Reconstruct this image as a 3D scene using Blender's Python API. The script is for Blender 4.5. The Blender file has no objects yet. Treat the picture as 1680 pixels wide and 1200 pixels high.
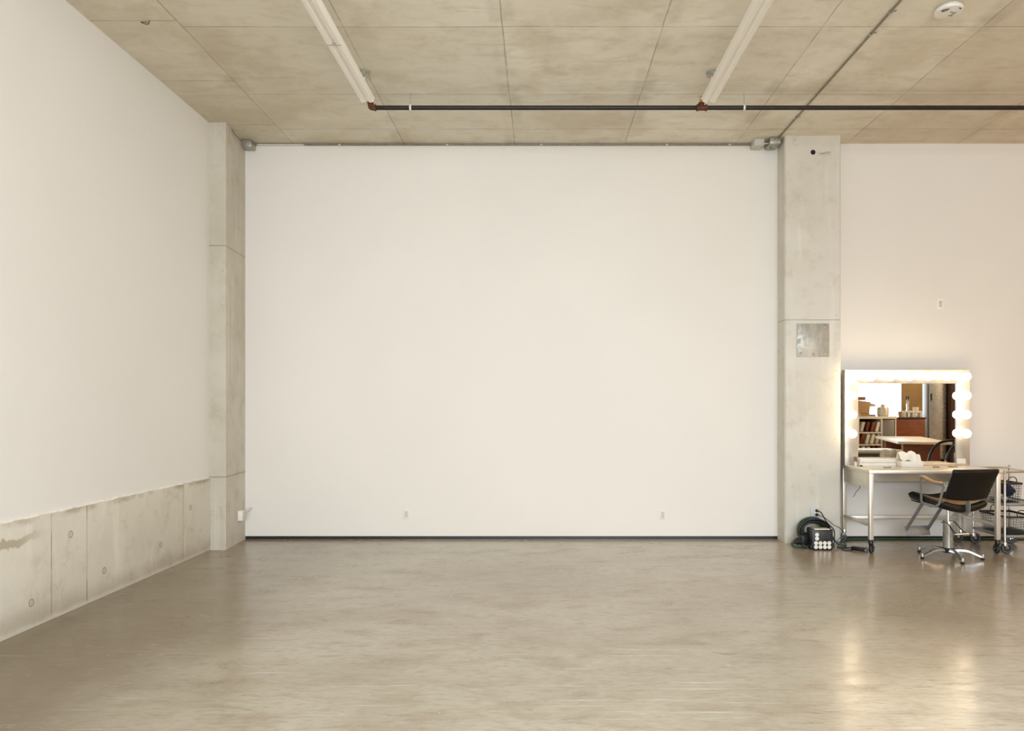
import bpy, bmesh, math, random
from mathutils import Vector, Matrix
random.seed(7)
C = bpy.context.scene.collection
PI = math.pi
V = Vector

# ------------------------------------------------------------------ mesh helpers
class MB:
    def __init__(s): s.bm = bmesh.new()
    def _tag(s, faces, smooth):
        for f in faces: f.smooth = smooth
    def box(s, a, b, bev=0.0, rot=None, seg=2):
        a = V(a); b = V(b); c = (a + b) / 2; d = b - a
        r = bmesh.ops.create_cube(s.bm, size=1.0)
        vs = r['verts']
        for v in vs: v.co = V((v.co.x * d.x, v.co.y * d.y, v.co.z * d.z))
        if bev > 0:
            es = list({e for v in vs for e in v.link_edges})
            q = bmesh.ops.bevel(s.bm, geom=es, offset=bev, segments=seg, affect='EDGES', profile=0.5)
            vs = list({v for f in q['faces'] for v in f.verts} | {v for v in vs if v.is_valid})
        M = Matrix.Translation(c) @ (rot.to_4x4() if rot is not None else Matrix.Identity(4))
        for v in vs: v.co = M @ v.co
        return s
    def bar(s, p0, p1, w, t, up=(0, 0, 1), bev=0.0):
        p0 = V(p0); p1 = V(p1); d = p1 - p0; L = d.length; z = d.normalized()
        x = V(up).cross(z)
        if x.length < 1e-5: x = V((1, 0, 0)).cross(z)
        x.normalize(); y = z.cross(x)
        R = Matrix((x, y, z)).transposed()
        c = (p0 + p1) / 2
        s.box(c - V((w, t, L)) / 2, c + V((w, t, L)) / 2, bev, R)
        return s
    def tube(s, pts, r, n=10, closed=False, caps=True, r_list=None):
        pts = [V(p) for p in pts]; m = len(pts)
        def tan(i):
            if closed: return (pts[(i + 1) % m] - pts[(i - 1) % m]).normalized()
            return (pts[min(i + 1, m - 1)] - pts[max(i - 1, 0)]).normalized()
        t = tan(0); ref = V((0, 0, 1)) if abs(t.z) < .9 else V((1, 0, 0))
        x = ref.cross(t).normalized(); rings = []
        for i in range(m):
            t = tan(i); x = (x - t * x.dot(t))
            if x.length < 1e-6: x = V((1, 0, 0)).cross(t)
            x.normalize(); y = t.cross(x)
            rr = r_list[i] if r_list else r
            rings.append([s.bm.verts.new(pts[i] + (x * math.cos(2 * PI * k / n) + y * math.sin(2 * PI * k / n)) * rr) for k in range(n)])
        rng = range(m if closed else m - 1)
        for i in rng:
            A = rings[i]; B = rings[(i + 1) % m]
            for k in range(n):
                f = s.bm.faces.new((A[k], A[(k + 1) % n], B[(k + 1) % n], B[k])); f.smooth = True
        if not closed and caps:
            s.bm.faces.new(rings[0][::-1]); s.bm.faces.new(rings[-1])
        return s
    def cyl(s, p0, p1, r, r2=None, n=24):
        return s.tube([p0, p1], r, n, r_list=[r, r if r2 is None else r2])
    def lathe(s, prof, o=(0, 0, 0), ax=(0, 0, 1), n=32, cap=True):
        o = V(o); z = V(ax).normalized()
        x = (V((0, 0, 1)) if abs(z.z) < .9 else V((1, 0, 0))).cross(z).normalized(); y = z.cross(x)
        rings = []
        for (r, h) in prof:
            r = max(r, 1e-4)
            rings.append([s.bm.verts.new(o + z * h + (x * math.cos(2 * PI * k / n) + y * math.sin(2 * PI * k / n)) * r) for k in range(n)])
        for A, B in zip(rings, rings[1:]):
            for k in range(n):
                f = s.bm.faces.new((A[k], A[(k + 1) % n], B[(k + 1) % n], B[k])); f.smooth = True
        if cap:
            s.bm.faces.new(rings[0][::-1]); s.bm.faces.new(rings[-1])
        return s
    def prism(s, poly, h, o=(0, 0, 0), u=(1, 0, 0), v=(0, 1, 0), bev=0.0):
        o = V(o); u = V(u); v = V(v); w = u.cross(v).normalized()
        A = [s.bm.verts.new(o + u * p[0] + v * p[1]) for p in poly]
        B = [s.bm.verts.new(o + u * p[0] + v * p[1] + w * h) for p in poly]
        n = len(poly)
        fs = [s.bm.faces.new(A[::-1]), s.bm.faces.new(B)]
        for k in range(n): fs.append(s.bm.faces.new((A[k], A[(k + 1) % n], B[(k + 1) % n], B[k])))
        if bev > 0:
            bmesh.ops.bevel(s.bm, geom=list({e for f in fs for e in f.edges}), offset=bev, segments=2, affect='EDGES', profile=.5)
        return s
    def pad(s, fn, th, nu=16, nv=16, edge=.12, mod=None):
        # closed cushion around a surface fn(u,v), u,v in -1..1, thickness th with rounded rim
        def P(u, v, sg):
            e = 1e-3
            p = V(fn(u, v)); du = V(fn(u + e, v)) - V(fn(u - e, v)); dv = V(fn(u, v + e)) - V(fn(u, v - e))
            n = du.cross(dv).normalized()
            k = 1.0
            for q in (u, v):
                d = 1 - abs(q)
                if d < edge: k *= math.sqrt(max(0, 1 - (1 - d / edge) ** 2))
            return p + n * (sg * th / 2 * k)
        def grid(n):
            a = [-1 + edge * (1 - math.cos(PI / 2 * i / 5)) for i in range(5)]
            m = [-1 + edge + (2 - 2 * edge) * i / n for i in range(n + 1)]
            return a + m + [-q for q in reversed(a)]
        U = grid(nu); W = grid(nv); T = {}; B = {}
        for i, u in enumerate(U):
            for j, v in enumerate(W):
                T[i, j] = s.bm.verts.new(P(u, v, 1))
                rim = i in (0, len(U) - 1) or j in (0, len(W) - 1)
                B[i, j] = T[i, j] if rim else s.bm.verts.new(P(u, v, -1))
        for i in range(len(U) - 1):
            for j in range(len(W) - 1):
                for D, fl in ((T, 0), (B, 1)):
                    q = [D[i, j], D[i + 1, j], D[i + 1, j + 1], D[i, j + 1]]
                    if fl: q.reverse()
                    try:
                        f = s.bm.faces.new(q); f.smooth = True
                    except ValueError: pass
        return s
    def build(s, name, mat, parent=None, origin=None, sharp=35):
        if origin is not None:
            bmesh.ops.translate(s.bm, verts=s.bm.verts, vec=-V(origin))
        bmesh.ops.recalc_face_normals(s.bm, faces=s.bm.faces)
        me = bpy.data.meshes.new(name); s.bm.to_mesh(me); s.bm.free()
        for p in me.polygons: p.use_smooth = True
        try: me.set_sharp_from_angle(angle=math.radians(sharp))
        except Exception: pass
        me.materials.append(mat)
        o = bpy.data.objects.new(name, me); C.objects.link(o)
        if parent is not None: o.parent = parent
        if origin is not None: o.location = origin
        return o

def tag(o, label, cat, group=None, kind=None):
    if label: o['label'] = label
    if cat: o['category'] = cat
    if group: o['group'] = group
    if kind: o['kind'] = kind
    return o
def thing(name, label, cat, loc=(0, 0, 0), rotz=0, group=None):
    o = bpy.data.objects.new(name, None); C.objects.link(o); o.empty_display_size = .1
    o.location = loc; o.rotation_euler = (0, 0, rotz)
    return tag(o, label, cat, group)
def struct(o):
    o['kind'] = 'structure'; return o
def dup(root, loc, rotz=None, label=None):
    r = root.copy(); C.objects.link(r); r.location = loc
    if rotz is not None: r.rotation_euler = (0, 0, rotz)
    if label: r['label'] = label
    for ch in list(root.children):
        c = ch.copy(); C.objects.link(c); c.parent = r
        for g in list(ch.children):
            d = g.copy(); C.objects.link(d); d.parent = c
    return r
def spline(pts, k=6, closed=False):
    pts = [V(p) for p in pts]; n = len(pts); out = []
    for i in range(n if closed else n - 1):
        if closed: a, b, c, d = pts[i - 1], pts[i], pts[(i + 1) % n], pts[(i + 2) % n]
        else: a, b, c, d = pts[max(i - 1, 0)], pts[i], pts[i + 1], pts[min(i + 2, n - 1)]
        for j in range(k):
            t = j / k
            out.append(.5 * ((2 * b) + (c - a) * t + (2 * a - 5 * b + 4 * c - d) * t * t + (3 * b - a - 3 * c + d) * t ** 3))
    if not closed: out.append(pts[-1])
    return out

# ------------------------------------------------------------------ material helpers
def srgb(r, g, b):
    f = lambda c: (c / 255 / 12.92) if c <= 10.31475 else ((c / 255 + .055) / 1.055) ** 2.4
    return (f(r), f(g), f(b), 1)
class NT:
    def __init__(s, name):
        s.m = bpy.data.materials.new(name); s.m.use_nodes = True
        s.t = s.m.node_tree; s.b = s.t.nodes['Principled BSDF']
        s.co = s.n('ShaderNodeTexCoord').outputs['Object']
        sx = s.n('ShaderNodeSeparateXYZ'); s.l(s.co, sx.inputs[0]); s.x, s.y, s.z = sx.outputs
    def n(s, t): return s.t.nodes.new(t)
    def l(s, a, b): s.t.links.new(a, b)
    def inp(s, node, i, v):
        if isinstance(v, bpy.types.NodeSocket): s.l(v, node.inputs[i])
        else: node.inputs[i].default_value = v
    def math(s, op, a, b=0.0, c=0.0, clamp=False):
        n = s.n('ShaderNodeMath'); n.operation = op; n.use_clamp = clamp
        s.inp(n, 0, a); s.inp(n, 1, b)
        if op in ('COMPARE', 'SMOOTH_MIN', 'MULTIPLY_ADD', 'WRAP'): s.inp(n, 2, c)
        return n.outputs[0]
    def map(s, v, a, b, c=0.0, d=1.0):
        n = s.n('ShaderNodeMapRange'); n.interpolation_type = 'SMOOTHSTEP'
        s.inp(n, 0, v); s.inp(n, 1, a); s.inp(n, 2, b); s.inp(n, 3, c); s.inp(n, 4, d)
        return n.outputs[0]
    def scaled(s, sc, off=(0, 0, 0)):
        n = s.n('ShaderNodeMapping'); s.l(s.co, n.inputs[0]); n.inputs['Scale'].default_value = sc; n.inputs['Location'].default_value = off
        return n.outputs[0]
    def noise(s, scale, detail=4, rough=.55, vec=None, dist=0.0):
        n = s.n('ShaderNodeTexNoise'); s.l(vec if vec is not None else s.co, n.inputs['Vector'])
        n.inputs['Scale'].default_value = scale; n.inputs['Detail'].default_value = detail
        n.inputs['Roughness'].default_value = rough; n.inputs['Distortion'].default_value = dist
        return n.outputs[0]
    def voro(s, scale, vec=None):
        n = s.n('ShaderNodeTexVoronoi'); s.l(vec if vec is not None else s.co, n.inputs['Vector']); n.inputs['Scale'].default_value = scale
        return n.outputs['Distance'], n.outputs['Color']
    def mix(s, f, a, b, mode='MIX'):
        n = s.n('ShaderNodeMix'); n.data_type = 'RGBA'; n.blend_type = mode
        s.inp(n, 0, f); s.inp(n, 6, a); s.inp(n, 7, b)
        return n.outputs[2]
    def line(s, coord, at, w):            # 1 on a thin line
        d = s.math('ABSOLUTE', s.math('SUBTRACT', coord, at))
        return s.map(d, w * .4, w, 1.0, 0.0)
    def repline(s, coord, off, period, w):
        q = s.math('DIVIDE', s.math('SUBTRACT', coord, off), period)
        d = s.math('ABSOLUTE', s.math('SUBTRACT', q, s.math('ROUND', q)))
        return s.map(d, w * .4 / period, w / period, 1.0, 0.0)
    def mx(s, *a):
        r = a[0]
        for k in a[1:]: r = s.math('MAXIMUM', r, k)
        return r
    def bump(s, h, strength=.2, dist=.01):
        n = s.n('ShaderNodeBump'); s.l(h, n.inputs['Height']); n.inputs['Strength'].default_value = strength; n.inputs['Distance'].default_value = dist
        s.l(n.outputs[0], s.b.inputs['Normal'])
    def out(s, col=None, rough=None, metal=None, **kw):
        if col is not None: s.inp(s.b, 'Base Color', col)
        if rough is not None: s.inp(s.b, 'Roughness', rough)
        if metal is not None: s.inp(s.b, 'Metallic', metal)
        for k, v in kw.items(): s.inp(s.b, k.replace('_', ' '), v)
        return s.m

def simple(name, rgb, rough=.5, metal=0.0, var=.12, scale=12, bump=0.0, stretch=None, **kw):
    s = NT(name); c = srgb(*rgb)
    vec = s.scaled(stretch) if stretch else None
    nz = s.noise(scale, 4, .6, vec)
    lo = tuple(k * (1 - var) for k in c[:3]) + (1,); hi = tuple(min(1, k * (1 + var)) for k in c[:3]) + (1,)
    col = s.mix(s.map(nz, .3, .7), lo, hi)
    r = s.map(nz, .25, .75, max(0, rough - .06), min(1, rough + .06))
    if bump: s.bump(nz, bump, .004)
    return s.out(col, r, metal, **kw)

def wall_paint(name, rgb):
    s = NT(name); c = srgb(*rgb)
    n1 = s.noise(.7, 3); n2 = s.noise(60, 2)
    col = s.mix(s.map(n1, .3, .7), tuple(k * .975 for k in c[:3]) + (1,), c)
    s.bump(n2, .06, .002)
    return s.out(col, .62, 0)

def concrete(name, light, dark, stain, extra=None, hole=1.0, streak=(3, 3, .5)):
    s = NT(name)
    big = s.noise(1.1, 5, .6); mid = s.noise(6, 6, .65); fine = s.noise(55, 3, .7)
    st = s.noise(2.2, 5, .6, s.scaled(streak))
    col = s.mix(s.map(big, .3, .7), srgb(*dark), srgb(*light))
    col = s.mix(s.math('MULTIPLY', s.map(mid, .5, .78), .5), col, srgb(*stain))
    col = s.mix(s.math('MULTIPLY', s.map(st, .52, .75), .4), col, srgb(*[min(255, k + 22) for k in light]))
    col = s.mix(s.math('MULTIPLY', s.map(fine, .55, .75), .18), col, srgb(*stain))
    d, vc = s.voro(9)
    sx = s.n('ShaderNodeSeparateColor'); s.l(vc, sx.inputs[0])
    on = s.map(sx.outputs[0], .62, .64)
    pit = s.math('MULTIPLY', s.map(d, .03, .085, 1, 0), on)
    col = s.mix(s.math('MULTIPLY', pit, .55 * hole), col, srgb(110, 98, 80))
    h = s.math('SUBTRACT', s.math('ADD', s.math('MULTIPLY', mid, .4), s.math('MULTIPLY', fine, .3)), pit)
    if extra: col, h = extra(s, col, h)
    s.bump(h, .25, .006)
    return s.out(col, s.map(mid, .3, .7, .55, .75), 0)

# ceiling: board-marked slab with panel joints
def ceil_extra(s, col, h):
    px = s.math('FLOOR', s.math('DIVIDE', s.math('ADD', s.x, 2.77), 1.236))
    py = s.math('FLOOR', s.math('DIVIDE', s.math('SUBTRACT', s.y, 5.664), 1.233))
    cb = s.n('ShaderNodeCombineXYZ'); s.l(px, cb.inputs[0]); s.l(py, cb.inputs[1])
    wn = s.n('ShaderNodeTexWhiteNoise'); s.l(cb.outputs[0], wn.inputs['Vector'])
    col = s.mix(s.map(wn.outputs['Value'], 0, 1, 0, .22), col, srgb(168, 154, 126), 'MIX')
    wob = s.math('MULTIPLY', s.math('SUBTRACT', s.noise(1.5, 2), .5), .03)
    xx = s.math('ADD', s.x, wob); yy = s.math('ADD', s.y, wob)
    right = s.map(s.x, -2.775, -2.765)
    left = s.math('SUBTRACT', 1.0, right)
    jx = s.repline(xx, -2.77, 1.236, .0075)
    jr = s.mx(s.repline(yy, 5.664, 1.233, .008), s.line(yy, 7.765, .008))
    jl = s.mx(s.repline(yy, 5.575, 1.035, .008))
    j = s.mx(jx, s.math('MULTIPLY', jr, right), s.math('MULTIPLY', jl, left))
    brk = s.map(s.noise(3.0, 3), .3, .6, .35, 1)
    j = s.math('MULTIPLY', j, brk)
    # soft grime beside the joints
    gx = s.math('MULTIPLY', s.repline(xx, -2.77, 1.236, .14), s.map(s.noise(2.4, 4), .45, .7))
    col = s.mix(s.math('MULTIPLY', gx, .25), col, srgb(120, 104, 78))
    # board streaks across the panels
    stv = s.noise(3.0, 5, .65, s.scaled((.7, 2.2, 1)), .5)
    col = s.mix(s.math('MULTIPLY', s.map(stv, .48, .72), .32), col, srgb(180, 165, 136))
    blot = s.noise(1.3, 4, .6, s.scaled((1, 1, 1), (5, 3, 0)))
    col = s.mix(s.math('MULTIPLY', s.map(blot, .48, .68), .38), col, srgb(190, 175, 144))
    col = s.mix(s.map(s.x, -3.5, -.6, .38, 0), col, srgb(176, 160, 124))  # left side painted darker to offset bounced lamp light
    col = s.mix(s.map(s.x, 1.6, 5.5, 0, .30), col, srgb(206, 170, 126))  # warm lamp light painted into the right side
    col = s.mix(s.math('MULTIPLY', j, .52), col, srgb(116, 101, 76))
    return col, s.math('SUBTRACT', h, j)
M_ceil = concrete('ceiling_concrete', (240, 235, 221), (230, 224, 207), (208, 197, 171), ceil_extra, .35, (1, 2, 1))

# low wall on the left: pour joints, tie holes, ragged top and a pale line at the floor
def curb_extra(s, col, h):
    z = s.z
    j = s.mx(s.line(s.y, 5.12, .006), s.line(s.y, 5.52, .007), s.line(s.y, 7.0, .004))
    col = s.mix(s.math('MULTIPLY', j, s.map(s.noise(4, 3), .35, .6, .3, .8)), col, srgb(105, 95, 76))
    for (yy, zz) in ((6.59, .244), (5.74, .204), (4.92, .173), (5.33, .56), (7.15, .5), (4.3, .5), (4.1, .17)):
        c = s.n('ShaderNodeCombineXYZ'); s.inp(c, 1, s.y); s.inp(c, 2, z)
        vd = s.n('ShaderNodeVectorMath'); vd.operation = 'DISTANCE'; s.l(c.outputs[0], vd.inputs[0]); vd.inputs[1].default_value = (0, yy, zz)
        d = vd.outputs['Value']
        ring = s.line(d, .022, .009); dot = s.map(d, .003, .012, 1, 0)
        col = s.mix(s.math('MULTIPLY', s.mx(ring, dot), .55), col, srgb(118, 108, 88))
        h = s.math('SUBTRACT', h, ring)
    rag = s.math('ADD', z, s.math('MULTIPLY', s.math('SUBTRACT', s.noise(5, 5, .7), .5), .10))
    top = s.math('MULTIPLY', s.map(rag, .69, .735), s.map(s.noise(3.2, 3), .42, .62))
    col = s.mix(s.math('MULTIPLY', top, .55), col, srgb(140, 118, 84))
    # rough seam near the camera end
    seam = s.math('MULTIPLY', s.line(s.math('ADD', z, s.math('MULTIPLY', s.math('SUBTRACT', s.noise(7, 5, .7), .5), .16)), s.math('ADD', .60, s.math('MULTIPLY', s.math('SUBTRACT', s.y, 4.6), .05)), .035), s.map(s.y, 4.75, 5.1, 1, 0))
    col = s.mix(s.math('MULTIPLY', seam, .6), col, srgb(146, 124, 88))
    damp = s.math('MULTIPLY', s.map(s.math('ADD', z, s.math('MULTIPLY', s.math('SUBTRACT', s.noise(2, 4), .5), .3)), .04, .2, 1, 0), .35)
    col = s.mix(damp, col, srgb(150, 132, 104))
    bot = s.map(s.math('ADD', z, s.math('MULTIPLY', s.math('SUBTRACT', s.noise(6, 4), .5), .05)), .012, .05, 1, 0)
    col = s.mix(s.math('MULTIPLY', bot, .7), col, srgb(228, 222, 208))
    return col, s.math('SUBTRACT', h, s.math('MULTIPLY', j, .6))
M_curb = concrete('low_wall_concrete', (228, 222, 208), (213, 206, 189), (184, 171, 144), curb_extra, .6, (3, 3, .4))

def col_left_extra(s, col, h):
    z = s.z
    j = s.mx(s.line(z, 3.15, .009), s.line(z, .755, .012))
    col = s.mix(s.math('MULTIPLY', j, .55), col, srgb(138, 122, 92))
    bot = s.map(z, .01, .05, 1, 0)
    col = s.mix(s.math('MULTIPLY', bot, .5), col, srgb(206, 196, 176))
    return col, s.math('SUBTRACT', h, j)
M_col_left = concrete('left_column_concrete', (204, 197, 182), (190, 182, 165), (162, 150, 126), col_left_extra, .6, (4, 4, .25))
def col_right_extra(s, col, h):
    j = s.line(s.z, 2.425, .007)
    col = s.mix(s.math('MULTIPLY', j, .5), col, srgb(128, 116, 94))
    sc = s.noise(9, 4, .6, s.scaled((2, 1, 14)))
    a = s.math('MULTIPLY', s.map(s.z, 4.2, 4.22), s.map(s.z, 4.24, 4.26, 1, 0))
    a = s.math('MULTIPLY', a, s.math('MULTIPLY', s.map(s.x, 2.98, 3.0), s.map(s.x, 3.13, 3.15, 1, 0)))
    col = s.mix(s.math('MULTIPLY', a, s.map(sc, .45, .6, 0, .7)), col, srgb(112, 90, 70))
    return col, s.math('SUBTRACT', h, j)
M_col_right = concrete('right_column_concrete', (221, 217, 207), (211, 206, 193), (186, 177, 156), col_right_extra, 1.0, (4, 4, .3))

# polished floor
def floor_mat():
    s = NT('polished_concrete_floor')
    big = s.noise(.55, 5, .6, s.scaled((1, 1.6, 1)), .6); mid = s.noise(2.6, 6, .65, s.scaled((1, 2.2, 1)), .4)
    fine = s.noise(26, 4, .7, s.scaled((.5, 1.6, 1)))
    col = s.mix(s.map(big, .3, .7), srgb(163, 151, 130), srgb(181, 171, 152))
    col = s.mix(s.math('MULTIPLY', s.map(mid, .46, .70), .55), col, srgb(140, 120, 92))
    col = s.mix(s.math('MULTIPLY', s.map(mid, .25, .45, 1, 0), .35), col, srgb(190, 180, 160))
    col = s.mix(s.math('MULTIPLY', s.map(fine, .44, .70), .42), col, srgb(136, 118, 92))
    # darker unsealed band along the low wall, lamp warmth painted in on the right
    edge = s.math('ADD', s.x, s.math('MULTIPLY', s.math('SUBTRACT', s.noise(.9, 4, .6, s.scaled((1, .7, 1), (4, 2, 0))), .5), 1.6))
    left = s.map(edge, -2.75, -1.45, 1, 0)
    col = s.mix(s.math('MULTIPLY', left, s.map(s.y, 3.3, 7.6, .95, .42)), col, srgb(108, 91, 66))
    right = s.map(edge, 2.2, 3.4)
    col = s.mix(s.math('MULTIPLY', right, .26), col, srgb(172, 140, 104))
    sc = s.noise(3.4, 4, .6, s.scaled((.22, 8, 1)))
    area = s.math('MULTIPLY', s.map(s.noise(.8, 3, .5, s.scaled((1, 1, 1), (3.3, 1.7, 0))), .42, .60), s.map(s.y, 3.4, 5.4, 1, .04))
    scr = s.math('MULTIPLY', s.map(sc, .61, .72), area)
    col = s.mix(s.math('MULTIPLY', scr, .8), col, srgb(228, 221, 206))
    sc2 = s.noise(6.5, 4, .6, s.scaled((1.2, 2.2, 1), (9, 4, 0)), 1.5)
    smear = s.math('MULTIPLY', s.map(sc2, .56, .84), s.map(s.y, 4.0, 6.5, .26, .04))
    col = s.mix(smear, col, srgb(212, 202, 182))
    dk = s.noise(7, 4, .6, s.scaled((.7, 5, 1), (2, 8, 0)), .8)
    col = s.mix(s.math('MULTIPLY', s.map(dk, .56, .74), .50), col, srgb(104, 88, 66))
    r = s.math('ADD', s.map(mid, .3, .7, .17, .28), s.math('MULTIPLY', scr, .12))
    s.bump(s.math('ADD', s.math('MULTIPLY', s.noise(3.5, 3), .6), s.math('MULTIPLY', fine, .08)), .05, .02)
    return s.out(col, r, 0, Specular_IOR_Level=1.0)
M_floor = floor_mat()

M_wall = wall_paint('white_wall_paint', (236, 231, 223))
M_wall_left = wall_paint('white_wall_paint_left', (232, 227, 219))
M_plaster_edge = simple('plaster_edge', (232, 226, 214), .7)
M_black_base = simple('black_base_strip', (28, 29, 29), .4, var=.5, scale=30)
M_steel = simple('stainless_steel', (224, 218, 205), .36, .6, .05, 40, stretch=(1, 1, 12))
M_steel_dk = simple('brushed_grey_steel', (150, 150, 148), .34, .9, .08, 30)
M_chrome = simple('chrome', (222, 222, 220), .09, 1.0, .03)
M_frame = simple('brushed_frame_steel', (214, 208, 198), .32, .75, .05, 60, stretch=(8, 8, .6))
M_mirror = simple('mirror_glass', (236, 236, 232), .0, 1.0, .0)
M_mirror.node_tree.nodes['Principled BSDF'].inputs['Roughness'].default_value = 0.0
for l in list(M_mirror.node_tree.links):
    if l.to_socket.name == 'Roughness': M_mirror.node_tree.links.remove(l)
M_leather = simple('black_leather', (13, 12, 12), .36, 0, .1, 30, 0, Specular_IOR_Level=.4)
M_rubber = simple('black_rubber', (24, 24, 24), .6, 0, .3, 30)
M_rubber_grey = simple('grey_rubber_tyre', (120, 120, 118), .5)
M_black = simple('black_plastic', (30, 31, 33), .42, 0, .3, 20)
M_blacktube = simple('black_tube', (20, 20, 20), .3)
M_white = simple('white_plastic', (233, 230, 222), .4, 0, .04)
M_white_grey = simple('grey_white_plastic', (206, 202, 194), .5, 0, .05)
M_paper = simple('white_paper', (240, 234, 222), .8, 0, .04)
M_galv = simple('galvanised_steel', (176, 174, 160), .4, .65, .18, 30)
M_galv_dk = simple('dull_conduit', (138, 130, 108), .45, .5, .2, 20)
M_fixture = simple('white_fixture_enamel', (243, 238, 228), .45, 0, .015, 1.5)
M_lens = simple('ribbed_lens', (243, 238, 228), .35, 0, .015, 1.5)
M_pipe = simple('black_iron_pipe', (36, 31, 26), .42, .2, .25, 20)
M_rust = simple('red_brown_fitting', (104, 58, 38), .55, .2, .3, 40, .2)
M_brass = simple('brass', (196, 156, 84), .35, .8, .1)
M_green = simple('green_cable', (26, 66, 42), .45, 0, .3, 30)
M_cordblk = simple('black_cord', (18, 18, 18), .5)
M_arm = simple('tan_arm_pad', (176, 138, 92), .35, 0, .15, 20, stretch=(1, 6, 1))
M_olive = simple('satin_cylinder_metal', (166, 165, 156), .30, .6, .06)
M_alu = simple('polished_aluminium', (186, 186, 184), .2, .85, .03)
M_satin = simple('satin_grey_metal', (140, 140, 139), .42, .35, .06)
M_greyplate = simple('grey_plastic_plate', (200, 201, 198), .5, 0, .03)
M_blue = simple('navy_cloth', (22, 28, 62), .8, 0, .3, 40, .2)
M_tan = simple('bristle_brown', (150, 112, 78), .8)
M_wire = simple('dark_wire', (48, 48, 50), .45, .3)
M_rim = simple('charcoal_rim', (40, 38, 36), .5)
M_wood = simple('red_brown_wood', (122, 66, 36), .4, 0, .25, 5, stretch=(1, 1, 8))
M_wood_dk = simple('dark_brown_wood', (62, 36, 22), .4, 0, .4, 4, stretch=(3, 3, .5))
M_ply = simple('pale_plywood', (182, 152, 112), .5, 0, .15, 5, stretch=(1, 1, 12))
M_tanwall = simple('tan_wall', (178, 148, 104), .6, 0, .1, 3)
M_screen = simple('dark_slit', (62, 60, 56), .6)
M_hole = simple('dark_bore', (22, 19, 16), .9)

def plate_mat():
    s = NT('weathered_steel_plate')
    n = s.noise(3.2, 4, .6, s.scaled((3, 1, .8))); f = s.noise(28, 4, .7)
    col = s.mix(s.map(n, .3, .7), srgb(150, 150, 140), srgb(204, 196, 182))
    col = s.mix(s.math('MULTIPLY', s.map(s.x, .02, .16), .5), col, srgb(138, 142, 134))
    col = s.mix(s.math('MULTIPLY', s.map(f, .5, .7), .3), col, srgb(168, 150, 124))
    return s.out(col, s.map(f, .3, .7, .35, .6), .35)
M_plate = plate_mat()

def bulb_mat():
    s = NT('lit_bulb_glass')
    n = s.noise(8, 2)
    s.out(srgb(255, 240, 215), .3, 0)
    s.b.inputs['Emission Color'].default_value = (1, .80, .55, 1)
    s.l(s.map(n, 0, 1, BULB * .95, BULB * 1.05), s.b.inputs['Emission Strength'])
    return s.m
BULB = 13.5
M_bulb = bulb_mat()
def glass_mat():
    s = NT('window_glass')
    tr = s.n('ShaderNodeBsdfTransparent'); gl = s.n('ShaderNodeBsdfGlossy'); gl.inputs['Roughness'].default_value = .02
    fr = s.n('ShaderNodeFresnel'); mx = s.n('ShaderNodeMixShader')
    s.l(fr.outputs[0], mx.inputs[0]); s.l(tr.outputs[0], mx.inputs[1]); s.l(gl.outputs[0], mx.inputs[2])
    s.l(mx.outputs[0], s.t.nodes['Material Output'].inputs[0])
    return s.m
M_glass = glass_mat()

# ------------------------------------------------------------------ the room
H = 4.424            # ceiling height
WY = 8.2             # face of the back wall
XL, XR, YR = -3.435, 13.0, -5.2
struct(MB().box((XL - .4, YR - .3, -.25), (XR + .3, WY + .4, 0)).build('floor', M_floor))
struct(MB().box((XL - .4, YR - .3, H), (XR + .3, WY + .4, H + .25)).build('ceiling', M_ceil))
struct(MB().box((-3.40, WY, .034), (2.70, WY + .2, H)).build('wall_back', M_wall))
struct(MB().box((3.2, WY, .034), (XR + .2, WY + .2, H)).build('wall_back_right', M_wall))
struct(MB().box((-3.40, WY + .012, 0), (2.70, WY + .2, .034)).build('baseboard_back', M_black_base))
struct(MB().box((3.2, WY + .012, 0), (XR + .2, WY + .2, .034)).build('baseboard_back_right', M_black_base))
struct(MB().box((XL - .25, YR - .2, .743), (XL, 7.62, H)).build('wall_left', M_wall_left))
struct(MB().box((XL - .25, YR - .2, 0), (XL + .015, 7.62, .743), .004).build('baseboard_left', M_curb))
# ragged plaster bead where the painted board meets the low wall
mb = MB(); rr = random.Random(3); y = YR; pts = []
while y < 7.58:
    pts.append((XL + .004, y, .746 + rr.uniform(-.004, .005))); y += .06
mb.tube(pts, .009, 6, r_list=[.006 + rr.random() * .007 for _ in pts])
struct(mb.build('trim_1', M_plaster_edge))
struct(MB().box((XR, YR - .2, 0), (XR + .25, WY, H)).build('wall_right', M_wall))
# rear wall with two big window openings behind the camera
mb = MB()
def rear(x0, x1, z0, z1): mb.box((x0, YR - .25, z0), (x1, YR, z1))
W1 = (-2.4, 4.6, .75, 4.15); W2 = (8.75, 10.38, 1.0, 3.7)
rear(XL - .25, W1[0], 0, H); rear(W1[0], W1[1], 0, W1[2]); rear(W1[0], W1[1], W1[3], H)
rear(W1[1], W2[0], 0, H); rear(W2[0], W2[1], 0, W2[2]); rear(W2[0], W2[1], W2[3], H); rear(W2[1], XR + .25, 0, H)
struct(mb.build('wall_rear', M_wall))
struct(MB().box((W2[1], YR, 0), (12.2, YR + .03, 3.2)).build('trim_2', M_tanwall))
for k, W in ((1, W1), (2, W2)):
    mb = MB(); w = .06
    for z in (W[2], W[3] - w): mb.box((W[0], YR - .16, z), (W[1], YR - .08, z + w))
    nx = max(1, round((W[1] - W[0]) / 1.8))
    for i in range(nx + 1):
        x = W[0] + (W[1] - W[0] - w) * i / nx
        mb.box((x, YR - .16, W[2]), (x + w, YR - .08, W[3]))
    f = struct(mb.build('window_%d' % k, M_wood_dk if k == 2 else M_black))
    MB().box((W[0], YR - .125, W[2]), (W[1], YR - .119, W[3])).build('pane', M_glass, f)

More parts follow.
